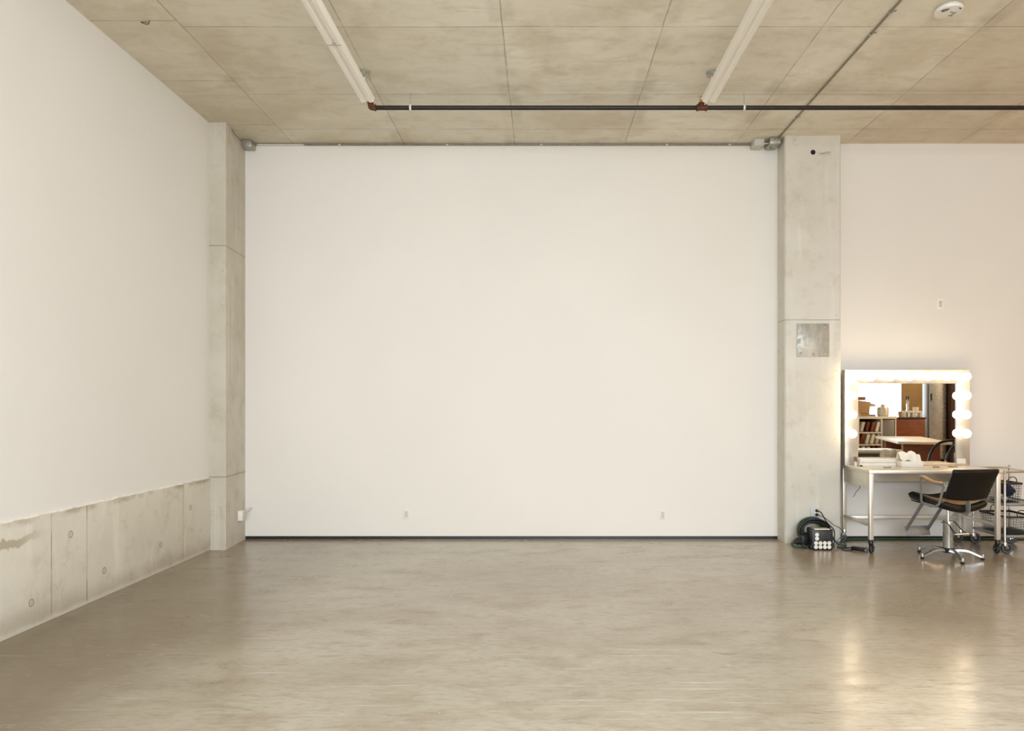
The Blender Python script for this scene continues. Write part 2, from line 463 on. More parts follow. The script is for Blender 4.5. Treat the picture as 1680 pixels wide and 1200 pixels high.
# columns
poly = [(-3.70, 7.58), (-3.276, 7.58), (-3.264, 7.592), (-3.312, 8.22), (-3.70, 8.22)]
mb = MB().prism(poly, H)
tag(mb.build('concrete_column', M_col_left), 'narrow bare concrete column in the left corner beside the low wall', 'column', 'bare concrete columns')
poly = [(2.643, 8.22), (2.643, 7.965), (2.658, 7.95), (3.236, 7.95), (3.251, 7.965), (3.251, 8.22)]
colR = MB().prism(poly, H).build('concrete_column', M_col_right)
tag(colR, 'wide bare concrete column between white wall and make-up station', 'column', 'bare concrete columns')
MB().cyl((2.947, 7.9495, 4.243), (2.947, 7.96, 4.243), .027, n=28).build('drilled_hole', M_hole, colR)

# steel plate with fixings
pl = thing('steel_plate', 'square weathered steel plate bolted to the wide concrete column', 'plate', (2.944, 7.95, 2.2035))
MB().box((-.175, -.008, -.1815), (.175, .001, .1815), .002).build('plate_sheet', M_plate, pl)
for (x, z) in ((-.13, .145), (0, .15), (.13, .14), (-.15, 0), (.15, 0), (-.135, -.145), (0, -.15), (.13, -.145)):
    MB().lathe([(.013, 0), (.013, .003), (.008, .006), (.0, .007)], (x, -.008, z), (0, -1, 0), 12).build('bolt', M_galv, pl)

# ------------------------------------------------------------------ ceiling services
def strip_light(xc, yend, L, label):
    t = thing('ceiling_strip_light', label, 'ceiling light', (xc, yend, 0), 0, 'ceiling strip lights')
    zb = 4.20
    # housing: narrow spine up to the stems
    MB().box((-.035, -L + .02, zb + .035), (.035, -.02, zb + .08), .004).build('housing', M_fixture, t)
    # wrap-around ribbed lens with a central valley
    prof = []
    for i in range(33):
        u = -1 + 2 * i / 32; x = u * .066
        z = .022 * (1 - abs(math.cos(u * PI * .5)) ** .5) if abs(u) > .55 else 0
        valley = .016 * math.exp(-(u / .22) ** 2)
        rib = .0018 * math.cos(u * 26)
        edge = .038 * max(0, (abs(u) - .72) / .28) ** 2
        prof.append((x, valley + rib + edge))
    prof += [(.066, .045), (-.066, .045)]
    MB().prism([(p[0], p[1]) for p in prof], L, (0, 0, zb), (1, 0, 0), (0, 0, 1)).build('lens', M_lens, t, sharp=50)
    for yy in (-.0, -L):
        mb = MB(); q = [(p[0] * 1.03, p[1] - .002) for p in prof]
        mb.prism(q, .012, (0, yy + .004, zb), (1, 0, 0), (0, 0, 1)); mb.build('end_cap', M_fixture, t)
    for yy in (-.09, -1.9, -3.6, -4.9):
        MB().cyl((0, yy, zb + .08), (0, yy, H - .0005), .006, n=10).build('stem', M_fixture, t)
    if xc < 0: MB().box((-.05, -1.036, zb - .0016), (.05, -1.028, zb + .02)).build('joint_band', M_galv, t)
    return t
strip_light(-1.553, 6.53, 5.2, 'long white strip light hanging left of the room centre')
strip_light(1.497, 6.53, 5.2, 'long white strip light hanging right of the room centre')
for xc, lab in ((-1.56, 'small round junction box on ceiling above the left strip light'), (1.505, 'small round junction box on ceiling above the right strip light')):
    o = MB().lathe([(.052, 0), (.052, .03), (.045, .036), (.02, .036), (.016, .042), (0, .042)], (xc, 6.44, H), (0, 0, -1), 24).build('ceiling_round_box', M_galv, origin=(xc, 6.44, H))
    tag(o, lab, 'junction box', 'round ceiling boxes')

# sprinkler pipe
PY, PZ = 6.87, 4.287
sp = thing('sprinkler_pipe', 'black iron sprinkler pipe running below the concrete ceiling', 'pipe', (-1.6, PY, PZ))
MB().cyl((.03, 0, 0), (13.5, 0, 0), .0205, n=20).build('pipe', M_pipe, sp)
mb = MB().tube(spline([(.05, 0, 0), (.02, 0, 0), (.003, 0, .008), (0, 0, .03), (0, 0, .048)], 5), .025, 16)
mb.lathe([(.030, 0), (.030, .016)], (.036, 0, 0), (1, 0, 0), 16); mb.lathe([(.030, 0), (.030, .016)], (0, 0, .036), (0, 0, 1), 16)
mb.build('elbow', M_rust, sp)
mb = MB().cyl((3.055, 0, 0), (3.15, 0, 0), .026, n=16); mb.cyl((3.1, 0, 0), (3.1, 0, .045), .024, n=16)
for x in (3.055, 3.138): mb.lathe([(.031, 0), (.031, .014)], (x, 0, 0), (1, 0, 0), 16)
mb.lathe([(.030, 0), (.030, .012)], (3.1, 0, .034), (0, 0, 1), 16)
mb.build('tee', M_rust, sp)
for x in (0, 3.1):
    mb = MB().lathe([(.012, .045), (.012, .062), (.017, .062), (.017, .07), (.008, .072), (.008, .078)], (x, 0, 0), n=12)
    for sg in (-1, 1): mb.tube(spline([(x + sg * .012, 0, .07), (x + sg * .015, 0, .085), (x + sg * .004, 0, .102)], 4), .0028, 6)
    mb.lathe([(.018, .102), (.018, .105)], (x, 0, 0), n=12)
    mb.build('sprinkler_head', M_brass, sp)
for x in (.375, 3.50, 6.6, 9.6):
    MB().cyl((x, 0, .022), (x, 0, H - PZ), .003, n=8).build('hanger_rod', M_galv, sp)
    mb = MB()
    mb.lathe([(.0245, -.009), (.0245, .009), (.0215, .009), (.0215, -.009)], (x, 0, 0), (1, 0, 0), 20, cap=False)
    mb.box((x - .008, -.004, .022), (x + .008, .004, .032), .001)
    mb.build('hanger', M_white, sp)

# ceiling conduit running towards the camera, with straps
cd = thing('ceiling_conduit', 'thin grey conduit running along the ceiling from the wide column', 'conduit', (2.585, 8.05, H))
MB().cyl((0, .05, -.014), (0, -11, -.014), .0078, n=12).build('conduit_tube', M_galv_dk, cd)
for yy in (-.62, -2.30, -2.62, -4.8, -7.2):
    mb = MB().lathe([(.0125, -.01), (.0125, .01)], (0, yy, -.014), (0, 1, 0), 12)
    mb.box((.0, yy - .01, -.004), (.045, yy + .01, 0)); mb.lathe([(.006, 0), (.006, .005)], (.032, yy, -.004), (0, 0, -1), 8)
    mb.build('strap', M_galv, cd)
# conduit along the head of the back wall
wc = thing('wall_conduit', 'thin conduit along the top edge of the central white wall', 'conduit', (-3.2, 8.186, 4.408))
MB().cyl((0, 0, 0), (5.55, 0, 0), .009, n=12).build('conduit_tube', M_galv_dk, wc)
MB().cyl((.03, 0, 0), (.55, 0, 0), .0105, n=12).build('pale_sleeve', M_white_grey, wc)
for x in (.95, 2.15, 3.2, 4.6, 5.3):
    MB().lathe([(.013, -.012), (.013, .012)], (x, 0, 0), (1, 0, 0), 12).build('strap', M_white_grey, wc)
def jbox(x0, x1, y0, z0, label, mat=M_galv):
    t = thing('ceiling_junction_box', label, 'junction box', ((x0 + x1) / 2, y0, z0), 0, 'square metal junction boxes')
    w = (x1 - x0) / 2
    MB().box((-w, 0, 0), (w, WY - y0 - .004, H - z0 - .001), .006).build('box', mat, t)
    MB().box((-w * .92, .004, -.004), (w * .92, WY - y0 - .012, .001), .002).build('cover', mat, t)
    for sx in (-.6, .6): MB().lathe([(.005, 0), (.004, .004)], (w * sx, .05, -.004), (0, 0, -1), 8).build('screw', M_galv_dk, t)
    return t
jbox(-3.302, -3.19, 8.06, 4.345, 'grey metal junction box in the left top corner of the wall', M_galv)
jbox(2.336, 2.445, 8.03, 4.352, 'pale metal junction box at top of wall, left of the pair by the column', M_white_grey)
t = jbox(2.492, 2.61, 7.985, 4.352, 'metal junction box at top of wall touching the wide column', M_galv)
MB().cyl((-.106, .10, .035), (-.05, .10, .035), .012, n=12).build('nipple', M_chrome, t)
MB().tube(spline([(-.02, .1, 0), (-.03, .09, -.025), (0, .08, -.035)], 4), .005, 8).build('wire_tail', M_galv_dk, t)

# smoke detector
sd = thing('smoke_detector', 'round white smoke detector on the ceiling at upper right', 'smoke detector', (2.99, 5.38, H))
MB().lathe([(.075, 0), (.078, .012), (.06, .016), (0, .016)], (0, 0, 0), (0, 0, -1), 36).build('base', M_white_grey, sd)
MB().lathe([(.070, .012), (.096, .018), (.099, .030), (.094, .042), (.07, .047), (0, .048)], (0, 0, 0), (0, 0, -1), 40).build('cover', M_white, sd)
mb = MB()
for (x0, y0, x1, y1) in ((.012, .03, .046, .036), (.02, -.012, .05, -.006), (-.002, -.022, .016, -.016)):
    mb.box((x0, y0, -.0492), (x1, y1, -.0475))
mb.box((.024, .008, -.0492), (.028, .018, -.0475)); mb.box((.034, .006, -.0492), (.038, .018, -.0475)); mb.box((.042, .006, -.0492), (.045, .016, -.0475))
mb.build('printed_label', M_screen, sd)
for q in (((-.07, -.03), (-.05, -.055), (-.028, -.06)), ((-.066, -.025), (-.052, -.03), (-.03, -.045)), ((.038, -.072), (.055, -.06))):
    MB().tube([(p[0], p[1], -.0475) for p in q], .0035, 6).build('vent_slot', M_screen, sd)

# rusty tie wires left in the slab
for (p, lab) in (([(-2.98, 5.575, H + .002), (-2.99, 5.57, H - .03), (-3.02, 5.53, H - .035), (-3.0, 5.58, H - .01)], 'rusty tie wire sticking from the ceiling at upper left'),
                 ([(-3.275, 7.75, H + .002), (-3.25, 7.78, H - .05), (-3.235, 7.9, H - .075), (-3.26, 7.99, H - .045)], 'rusty tie wire at top of the narrow left column')):
    o = MB().tube(spline(p, 6), .0035, 6).build('ceiling_tie_wire', M_rust, origin=p[0])
    tag(o, lab, 'wire', 'rusty tie wires')

# ------------------------------------------------------------------ sockets
def socket(x, y, z, label, face, w=.07, h=.115):
    t = thing('power_outlet', label, 'outlet', (x, y, z), 0, 'flush wall outlets')
    MB().box((-w / 2, -.005, -h / 2), (w / 2, .001, h / 2), .0025).build('cover_plate', face, t)
    MB().box((-.017, -.0075, -.034), (.017, -.004, .034), .003).build('socket_face', M_white_grey, t)
    return t
M_plate_white = simple('painted_cover', (236, 231, 223), .6, 0, .01)
M_plate_bright = simple('bright_cover', (248, 243, 236), .4, 0, .01)
socket(-1.506, WY, .28, 'small white outlet low on the central wall, left of the two', M_plate_white)
socket(1.356, WY, .273, 'small white outlet low on the central wall, right of the two', M_plate_white)
socket(4.461, WY, 2.63, 'white outlet high on the wall above the lit mirror', M_plate_bright)
# outlet box on the wide column with two plugs
t = thing('power_outlet', 'grey outlet box with two black plugs low on the wide column', 'outlet', (2.967, 7.95, .337), 0)
MB().box((-.053, -.012, -.053), (.053, .001, .053), .004).build('cover_plate', M_greyplate, t)
MB().box((-.008, -.015, -.034), (.026, -.011, .034), .003).build('socket_face', M_white, t)
# surface box on the left column
t = thing('surface_outlet_box', 'white surface outlet box on the side of the left column', 'outlet', (-3.29, 8.0, .296))
MB().box((-.02, -.045, -.055), (.045, .045, .055), .005).build('box', M_white, t)
MB().box((.042, -.04, -.05), (.05, .04, .05), .003).build('cover', M_white_grey, t)
MB().tube(spline([(.02, .04, .03), (.03, .10, .03), (.045, .15, .045), (.05, .20, .05)], 4), .011, 10).build('conduit_stub', M_white_grey, t)

# ------------------------------------------------------------------ casters
def caster(parent, x, y, ztop, R=.045, ang=0.0, tyre=M_rubber, w=.022, fork=None):
    c = V((x, y, 0)); d = V((math.sin(ang), math.cos(ang), 0)); ax = V((d.y, -d.x, 0))
    hub = c + d * .018 + V((0, 0, R))
    mb = MB().cyl(c + V((0, 0, ztop - .012)), c + V((0, 0, ztop)), .019, n=16)
    for sg in (-1, 1):
        a = hub + ax * sg * (w / 2 + .004); top = c + ax * sg * (w / 2 + .004) + V((0, 0, ztop - .01))
        mb.bar(a - V((0, 0, .006)), top, .026, .005, up=ax)
    mb.cyl(c - ax * (w / 2 + .006) + V((0, 0, ztop - .012)), c + ax * (w / 2 + .006) + V((0, 0, ztop - .012)), .012, n=12)
    mb.lathe([(.014, ztop - .052), (.023, ztop - .046), (.025, ztop - .03), (.021, ztop - .012)], c, n=18)
    k = mb.build('caster', fork or M_chrome, parent)
    prof = [(R * .62, -w / 2), (R * .92, -w / 2), (R, -w / 4), (R, w / 4), (R * .92, w / 2), (R * .62, w / 2)]
    MB().lathe(prof, hub, ax, 28).build('wheel', tyre, k)
    mb = MB()
    for sg in (-1, 1):
        mb.lathe([(R * .80, 0), (R * .80, .002), (R * .70, .002), (R * .70, 0)], hub + ax * sg * w / 2, ax * sg, 28, cap=False)
        mb.lathe([(.009, 0), (.008, .008)], hub + ax * sg * w / 2, ax * sg, 12)
    mb.build('wheel_ring', M_rubber_grey, k)
    return k

# ------------------------------------------------------------------ make-up table
TX0, TX1, TY0, TY1, TZ = 3.295, 4.645, 7.365, 8.07, .846
tb = thing('work_table', 'stainless steel work table on casters carrying the lit mirror', 'table', ((TX0 + TX1) / 2, (TY0 + TY1) / 2, 0))
w2, d2 = (TX1 - TX0) / 2, (TY1 - TY0) / 2
mb = MB().box((-w2, -d2, TZ - .035), (w2, d2, TZ), .004); mb.build('tabletop', M_steel, tb)
MB().box((-w2 + .012, d2 - .03, .66), (w2 - .012, d2 - .012, TZ - .033), .002).build('apron', M_steel, tb)
for sg in (-1, 1):
    MB().box((sg * (w2 - .02) - .008, -d2 + .03, .665), (sg * (w2 - .02) + .008, d2 - .02, TZ - .033), .002).build('apron', M_steel, tb)
for sx in (-1, 1):
    for sy in (-1, 1):
        x = sx * (w2 - .027) - (.018 if sx > 0 else 0); y = sy * (d2 - .027)
        lg = MB().box((x - .021, y - .021, .142), (x + .021, y + .021, TZ - .034), .004).build('leg', M_steel, tb)
        caster(tb, x, y, .145, .048, ((.85 if sx < 0 else 0.0) if sy < 0 else (-1.15 if sx < 0 else -.75)), M_black if sy > 0 else M_rubber, .022, M_black if sy < 0 else None)
for sg in (-1, 1):
    x = sg * (w2 - .027) - (.018 if sg > 0 else 0)
    MB().box((x - .016, -d2 + .045, .272), (x + .016, d2 - .045, .304), .004).build('stretcher', M_steel, tb)
MB().box((-w2 + .045, d2 - .043, .25), (w2 - .079, d2 - .011, .285), .004).build('stretcher', M_steel, tb)
# wire hanging from the apron
o = MB().tube(spline([(3.335, 7.66, .68), (3.328, 7.67, .63), (3.305, 7.70, .585), (3.298, 7.73, .545), (3.292, 7.74, .53)], 5), .0028, 6).build('loose_wire', M_cordblk, origin=(3.335, 7.66, .68))
tag(o, 'thin black wire hanging from the left end of the table', 'wire')

# ------------------------------------------------------------------ lit mirror
MY = 7.95
vm = thing('vanity_mirror', 'large make-up mirror framed by lit globe bulbs on the steel table', 'mirror', (3.9685, MY, TZ))
X0, X1, Zt = -.677, .677, 1.883 - TZ
g0, g1, gz0, gz1 = 3.436 - 3.9685, 4.497 - 3.9685, .026, 1.737 - TZ
MB().box((X0, .006, .001), (X1, .082, Zt), .003).build('back_box', M_frame, vm)
def strip(poly, nm='frame_strip'):
    return MB().prism(poly, .010, (0, .008, 0), (1, 0, 0), (0, 0, 1), .0015).build(nm, M_frame, vm)
strip([(X0, Zt), (g0, gz1), (g1, gz1), (X1, Zt)][::-1])
strip([(X0, .001), (g0, .001), (g0, gz1 - .001), (X0, Zt - .001)])
strip([(g1, .001), (X1, .001), (X1, Zt - .001), (g1, gz1 - .001)])
MB().box((g0 + .001, -.001, .001), (g1 - .001, .008, gz0), .0015).build('bottom_ledge', M_frame, vm)
MB().box((g0, .0015, gz0), (g1, .0062, gz1)).build('mirror_glass', M_mirror, vm)
mb = MB()
mb.box((g1 - .006, -.004, gz0), (g1, .002, gz1)); mb.box((g0, -.004, gz1 - .004), (g1, .002, gz1))
mb.build('glass_edge', M_steel_dk, vm)
xs = [3.337 + .2038 * i - 3.9685 for i in range(7)]
zs = [1.806 - TZ, 1.602 - TZ, 1.397 - TZ, 1.192 - TZ]
spots = [(x, zs[0]) for x in xs] + [(xs[0], z) for z in zs[1:]] + [(xs[6], z) for z in zs[1:]]
for i, (x, z) in enumerate(spots):
    prof = [(.014, .028), (.016, .036)]
    for k in range(13):
        a = -1.15 + (PI / 2 + 1.15) * k / 12
        prof.append((.046 * math.cos(a), .084 + .046 * math.sin(a)))
    if i == 0:
        b0 = MB().lathe(prof, (0, 0, 0), (0, -1, 0), 28).build('bulb', M_bulb, vm)
        s0 = MB().lathe([(.024, 0), (.024, .008), (.018, .012), (.017, .030), (.012, .030)], (0, 0, 0), (0, -1, 0), 20).build('socket', M_white, b0)
        b0.location = (x, -.003, z)
    else:
        b = b0.copy(); C.objects.link(b); b.parent = vm; b.location = (x, -.003, z)
        s1 = s0.copy(); C.objects.link(s1); s1.parent = b
MB().box((.535, -.0055, .02), (.63, -.0025, .073)).build('paper_card', M_paper, vm)

# things on the table
o = thing('tissue_box', 'white tissue box with crumpled tissue in front of the mirror', 'box', (3.905, 7.765, TZ))
MB().box((-.115, -.055, .0), (.115, .055, .062), .006).build('carton', M_paper, o)
mb = MB()
def tis(u, v):
    a = u * .115 - .012; z = .105 + .045 * (1 - v * v) * (.9 + .25 * math.sin(3 * u + 1)) - .018 * u + .012 * math.sin(7 * u + 3 * v)
    return (a, v * .045 + .006 * math.sin(9 * u), z - .045 * v * v)
mb.pad(tis, .012, 18, 10, .06); mb.build('tissue', M_paper, o)
o = MB().box((-.235, -.045, 0), (.235, .045, .034), .004).box((-.230, -.043, .036), (.232, .043, .082), .006).build('paper_stack', M_paper)
o.location = (3.64, 7.885, TZ); tag(o, 'low white stack of paper packs left of the tissue box', 'paper')
o = thing('brush_jar', 'small pale jar with make-up brush at left end of the table', 'jar', (3.368, 7.86, TZ))
MB().lathe([(.014, 0), (.016, .004), (.016, .045), (.013, .045), (.013, .006), (0, .006)], n=20).build('jar', M_white, o)
MB().cyl((0, 0, .008), (.003, 0, .064), .003, n=8).build('brush_handle', M_white_grey, o)
MB().lathe([(.004, .060), (.014, .074), (.016, .088), (.012, .1), (0, .106)], n=16).build('bristles', M_tan, o)
o = MB().prism([(-.017, 0), (.017, 0), (.004, .018), (-.006, .016)], .012, (0, .006, 0), (1, 0, 0), (0, 0, 1), .002).build('hair_clip', M_rubber)
o.location = (3.405, 7.80, TZ); tag(o, 'tiny dark hair clip at left end of the table', 'hair clip')
o = MB().lathe([(.03, 0), (.032, .003), (.032, .012), (.03, .014), (0, .015)], n=24).build('powder_compact', M_ply)
o.location = (4.125, 7.66, TZ); tag(o, 'flat tan powder compact on the table behind the chair', 'compact', 'make-up compacts')
o = MB().box((-.045, -.02, 0), (.045, .02, .012), .003).build('make_up_palette', M_arm)
o.location = (4.33, 7.72, TZ); tag(o, 'flat tan make-up palette on the table near the chair back', 'palette')
o = MB().cyl((-.04, 0, .006), (.04, .012, .006), .006, n=10).build('lip_pencil', M_steel_dk)
o.location = (3.60, 7.62, TZ); tag(o, 'thin grey pencil lying on the table front left', 'pencil')

# ------------------------------------------------------------------ salon chair
ch = thing('salon_chair', 'black leather salon chair with chrome star base at the mirror', 'chair', (4.0, 7.21, 0), math.radians(10))
# star base
for k in range(5):
    a = math.radians(-95 - 10 + 72 * k); d = V((math.cos(a), math.sin(a), 0)); n = V((-d.y, d.x, 0))
    mb = MB(); pts = []; N = 10
    rings = []
    for i in range(N + 1):
        t = i / N; r = .035 + .265 * t
        zc = .075 + .018 * math.sin(PI * min(1, t * 1.2)) - .045 * t * t
        w = .028 - .012 * t; th = .016 - .005 * t
        c = d * r + V((0, 0, zc))
        rings.append([mb.bm.verts.new(c + n * w * cx + V((0, 0, th * cz))) for cx, cz in ((-1, -.9), (-.9, .35), (-.45, .9), (.45, .9), (.9, .35), (1, -.9))])
    for A, B in zip(rings, rings[1:]):
        for q in range(6): mb.bm.faces.new((A[q], A[(q + 1) % 6], B[(q + 1) % 6], B[q]))
    mb.bm.faces.new(rings[0]); mb.bm.faces.new(rings[-1][::-1])
    mb.lathe([(.018, .022), (.019, .03), (.017, .055), (.012, .06)], d * .295, n=16)
    arm = mb.build('base_arm', M_alu, ch)
    MB().lathe([(.015, 0), (.017, .004), (.017, .02), (.011, .024)], d * .295, n=16).build('glide', M_rubber, arm)
MB().lathe([(.02, .045), (.055, .055), (.062, .07), (.062, .09), (.05, .1)], n=28).build('base_hub', M_black, ch)
mb = MB().lathe([(.047, .095), (.047, .30), (.0475, .302), (.0475, .36), (.044, .366), (.018, .366)], n=36); mb.build('pump_cylinder', M_olive, ch)
MB().lathe([(.016, .36), (.016, .47), (.05, .475), (.09, .49), (.09, .515)], n=24).build('piston', M_chrome, ch)
mb = MB()
mb.tube(spline([(-.10, -.03, .352), (-.065, -.05, .357), (-.03, -.055, .325), (.01, -.06, .27), (.04, -.055, .245)], 5), .005, 8)
mb.tube(spline([(.06, 0, .36), (.08, -.01, .335), (.13, -.03, .27), (.175, -.045, .236)], 5), .005, 8)
lv = mb.build('pump_lever', M_black, ch)
MB().tube([(.03, -.055, .236), (.185, -.05, .236)], .008, 10).build('pedal', M_chrome, lv)
# seat and back cushions (bucket shaped)
def seat_f(u, v):
    x = .235 * u; y = .018 + .254 * v
    return (x, y, .536 + .040 * u * u + .016 * v + .012 * max(0, v) ** 2 - .012 * (1 - v) * (1 - u * u) * .5)
mb = MB().pad(seat_f, .078, 16, 14, .12); mb.build('seat', M_leather, ch, sharp=80)
def sheen_f(u, v):  # thin tan pad standing in for warm lamp sheen on the leather
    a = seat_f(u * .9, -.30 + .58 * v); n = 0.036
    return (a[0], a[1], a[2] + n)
MB().pad(sheen_f, .012, 14, 12, .08).build('seat_sheen', M_arm, ch, sharp=80)['label'] = 'tan lamp sheen added on the seat'
def back_f(u, v):
    w = .232 + .010 * v
    z = .757 + .140 * v
    if v < 0: z -= .022 * (1 - u * u) * (-v)
    y = -.222 - .142 * (v + 1) * .5 - .03 * (1 - u * u)
    return (w * u, y, z)
mb = MB().pad(back_f, .052, 16, 14, .10); mb.build('backrest', M_leather, ch, sharp=80)
MB().tube(spline([(-.19, .285, .535), (-.1, .285, .51), (0, .285, .502), (.1, .285, .51), (.19, .285, .535)], 4), .006, 8).build('front_piping', M_leather, ch)
mb = MB()
mb.bar((0, -.10, .487), (0, -.262, .480), .055, .007, up=(1, 0, 0), bev=.002)
mb.bar((0, -.259, .478), (0, -.268, .60), .058, .008, up=(1, 0, 0), bev=.002)
mb.build('back_bracket', M_satin, ch)
for sg in (-1, 1):
    x = sg * .252
    mb = MB()
    def flat(p, q, w=.026): mb.bar(p, q, .007, w, up=(0, 1, 0) if abs(q[2] - p[2]) < .06 else (0, 1, 0))
    P = [(x, .055, .552), (x, .065, .775), (x, .055, .785), (x, -.245, .738), (x, -.255, .728), (x, -.19, .555), (x, -.15, .528), (x, .03, .538), (x, .055, .552)]
    for a, b in zip(P, P[1:]):
        va, vb = V(a), V(b); t = (vb - va).normalized()
        e = t * .003
        mb.bar(va - e, vb + e, .024, .007, up=(1, 0, 0))
    for yy in (.0, -.12): mb.bar((sg * .2, yy, .532), (x, yy, .534), .03, .006, up=(0, 0, 1))
    mb.bar((x, -.245, .735), (sg * .205, -.29, .742), .02, .007)
    fr = mb.build('arm_frame', M_satin, ch)
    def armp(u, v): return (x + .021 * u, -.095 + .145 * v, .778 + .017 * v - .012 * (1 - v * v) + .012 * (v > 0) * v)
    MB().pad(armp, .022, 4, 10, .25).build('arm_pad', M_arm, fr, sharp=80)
# footrest
fr = MB()
for sg in (-1, 1):
    x = sg * .125
    fr.bar((x, .06, .50), (x, .20, .515), .026, .007, up=(1, 0, 0)); fr.bar((x, .195, .52), (x, .455, .198), .034, .008, up=(1, 0, 0))
fo = fr.build('footrest_bracket', M_satin, ch)
MB().bar((-.14, .445, .190), (.14, .445, .190), .10, .010, up=(0, 1, -.35), bev=.003).build('footplate', M_satin, fo)

# ------------------------------------------------------------------ cart with wire baskets
CX0, CX1, CY0, CY1 = 4.685, 5.075, 7.41, 7.95
ct = thing('utility_cart', 'chrome tube cart on grey wheels at the right edge of the room', 'cart', (0, 0, 0))
ct.location = ((CX0 + CX1) / 2, (CY0 + CY1) / 2, 0)
cw, cdp = (CX1 - CX0) / 2, (CY1 - CY0) / 2
for sx in (-1, 1):
    for sy in (-1, 1):
        MB().tube([(sx * cw, sy * cdp, .118), (sx * cw, sy * cdp, .832 + (.02 if sx * sy > 0 else 0))], .0115, 14).build('post', M_chrome, ct)
        caster(ct, sx * cw, sy * cdp, .125, .057, 1.84 + .1 * sx, M_black, .026)
for sy in (-1, 1):
    MB().tube(spline([(-cw, sy * cdp, .815), (-cw + .03, sy * cdp, .822), (0, sy * cdp, .824), (cw - .03, sy * cdp, .822), (cw, sy * cdp, .815)], 5), .0095, 12).build('top_rail', M_chrome, ct)
for sx in (-1, 1):
    MB().tube([(sx * cw, -cdp, .81), (sx * cw, cdp, .81)], .008, 10).build('top_rail', M_chrome, ct)
for z in (.172, .495):
    mb = MB().box((-cw + .004, -cdp + .004, z - .002), (cw - .004, cdp - .004, z + .001))
    for sy in (-1, 1): mb.box((-cw, sy * cdp - .008, z - .016), (cw, sy * cdp + .008, z + .012), .003)
    for sx in (-1, 1): mb.box((sx * cw - .008, -cdp, z - .016), (sx * cw + .008, cdp, z + .012), .003)
    mb.build('shelf', M_steel_dk, ct)
def basket(x0, x1, y0, y1, z, h, label):
    t = thing('wire_basket', label, 'basket', ((x0 + x1) / 2, (y0 + y1) / 2, z), 0, 'wire baskets on the cart')
    a, b = (x1 - x0) / 2, (y1 - y0) / 2; k = .88
    mb = MB(); r = .0016
    def wire(p, q): mb.tube([p, q], r, 5)
    nx, ny = max(6, round(2 * a / .026)), max(6, round(2 * b / .028)); nz = max(4, round(h / .03))
    for i in range(nx + 1):
        u = -1 + 2 * i / nx
        for s in (-1, 1): wire((u * a * k, s * b * k, .003), (u * a, s * b, h - .01))
        wire((u * a * k, -b * k, .003), (u * a * k, b * k, .003))
    for i in range(ny + 1):
        v = -1 + 2 * i / ny
        for s in (-1, 1): wire((s * a * k, v * b * k, .003), (s * a, v * b, h - .01))
        wire((-a * k, v * b * k, .003), (a * k, v * b * k, .003))
    for i in range(nz + 1):
        q = k + (1 - k) * i / nz; zz = .003 + (h - .013) * i / nz
        for s in (-1, 1):
            wire((-a * q, s * b * q, zz), (a * q, s * b * q, zz)); wire((s * a * q, -b * q, zz), (s * a * q, b * q, zz))
    mb.build('wire_mesh', M_wire, t)
    mb = MB()
    for s in (-1, 1):
        mb.box((-a - .006, s * b - .006, h - .022), (a + .006, s * b + .006, h), .003); mb.box((s * a - .006, -b, h - .022), (s * a + .006, b, h), .003)
    mb.build('rim', M_rim, t)
    for s in (-1, 1):
        MB().tube(spline([(-.045, s * b, h - .015), (-.043, s * b, h + .03), (-.022, s * b, h + .055), (.022, s * b, h + .055), (.043, s * b, h + .03), (.045, s * b, h - .015)], 5), .0048, 8).build('handle', M_rim, t)
    return t
basket(4.725, 5.045, 7.455, 7.90, .175, .195, 'large dark wire basket on the bottom shelf of the cart')
basket(4.74, 4.935, 7.53, 7.80, .4985, .205, 'small dark wire basket on the middle shelf of the cart')
def nav(u, v):
    x = 4.842 + .052 * u; y = 7.64 + .07 * v
    z = .592 + .055 * (1 - u) * .6 + .03 * math.sin(3 * u + 2 * v) * .6 - .03 * v * v + .02 * math.sin(5 * v)
    return (x, y, z)
o = MB().pad(nav, .075, 14, 12, .25).build('navy_bag', M_blue, origin=(4.855, 7.64, .56), sharp=80)
tag(o, 'crumpled navy blue cloth bag inside the small wire basket', 'bag')
o = MB().lathe([(.0, -.03), (.02, -.026), (.03, 0), (.02, .024), (0, .03)], n=18).build('cotton_ball', M_paper)
o.location = (4.80, 7.60, .533); tag(o, 'white cotton ball under the navy bag in the small basket', 'cotton ball')

# ------------------------------------------------------------------ power box, cables
pb = thing('power_distribution_box', 'black power distribution box with ten white round outlets', 'power box', (2.905, 7.65, 0), 0)
MB().box((-.108, -.08, .006), (.108, .08, .215), .006).build('case', M_black, pb)
mb = MB()
for sx in (-1, 1):
    for sy in (-1, 1): mb.lathe([(.012, 0), (.012, .008)], (sx * .09, sy * .062, 0), n=12)
mb.build('feet', M_rubber, pb)
MB().box((-.085, -.072, .2145), (.075, .04, .219), .002).build('top_label', M_ply, pb)
MB().box((-.082, -.0785, .208), (.076, -.066, .2205), .002).build('pale_strip', M_paper, pb)
MB().box((-.100, -.083, .014), (.100, -.079, .205), .002).build('front_panel', M_black, pb)
for (x, z) in [(-.060, .162), (-.060, .122)] + [(-.070 + .0455 * i, zz) for zz in (.075, .034) for i in range(4)]:
    oo = MB().lathe([(.0205, 0), (.0205, .004), (.018, .006), (.0, .006)], (x, -.083, z), (0, -1, 0), 24).build('outlet', M_white, pb)
mb = MB()
for r_, zz in enumerate((.172, .147, .127)):
    for i in range(5): mb.box((-.012 + .019 * i, -.0845, zz), (-.004 + .019 * i, -.0828, zz + .007))
mb.build('switch_marks', M_white_grey if False else simple('panel_print', (96, 98, 104), .6), pb)

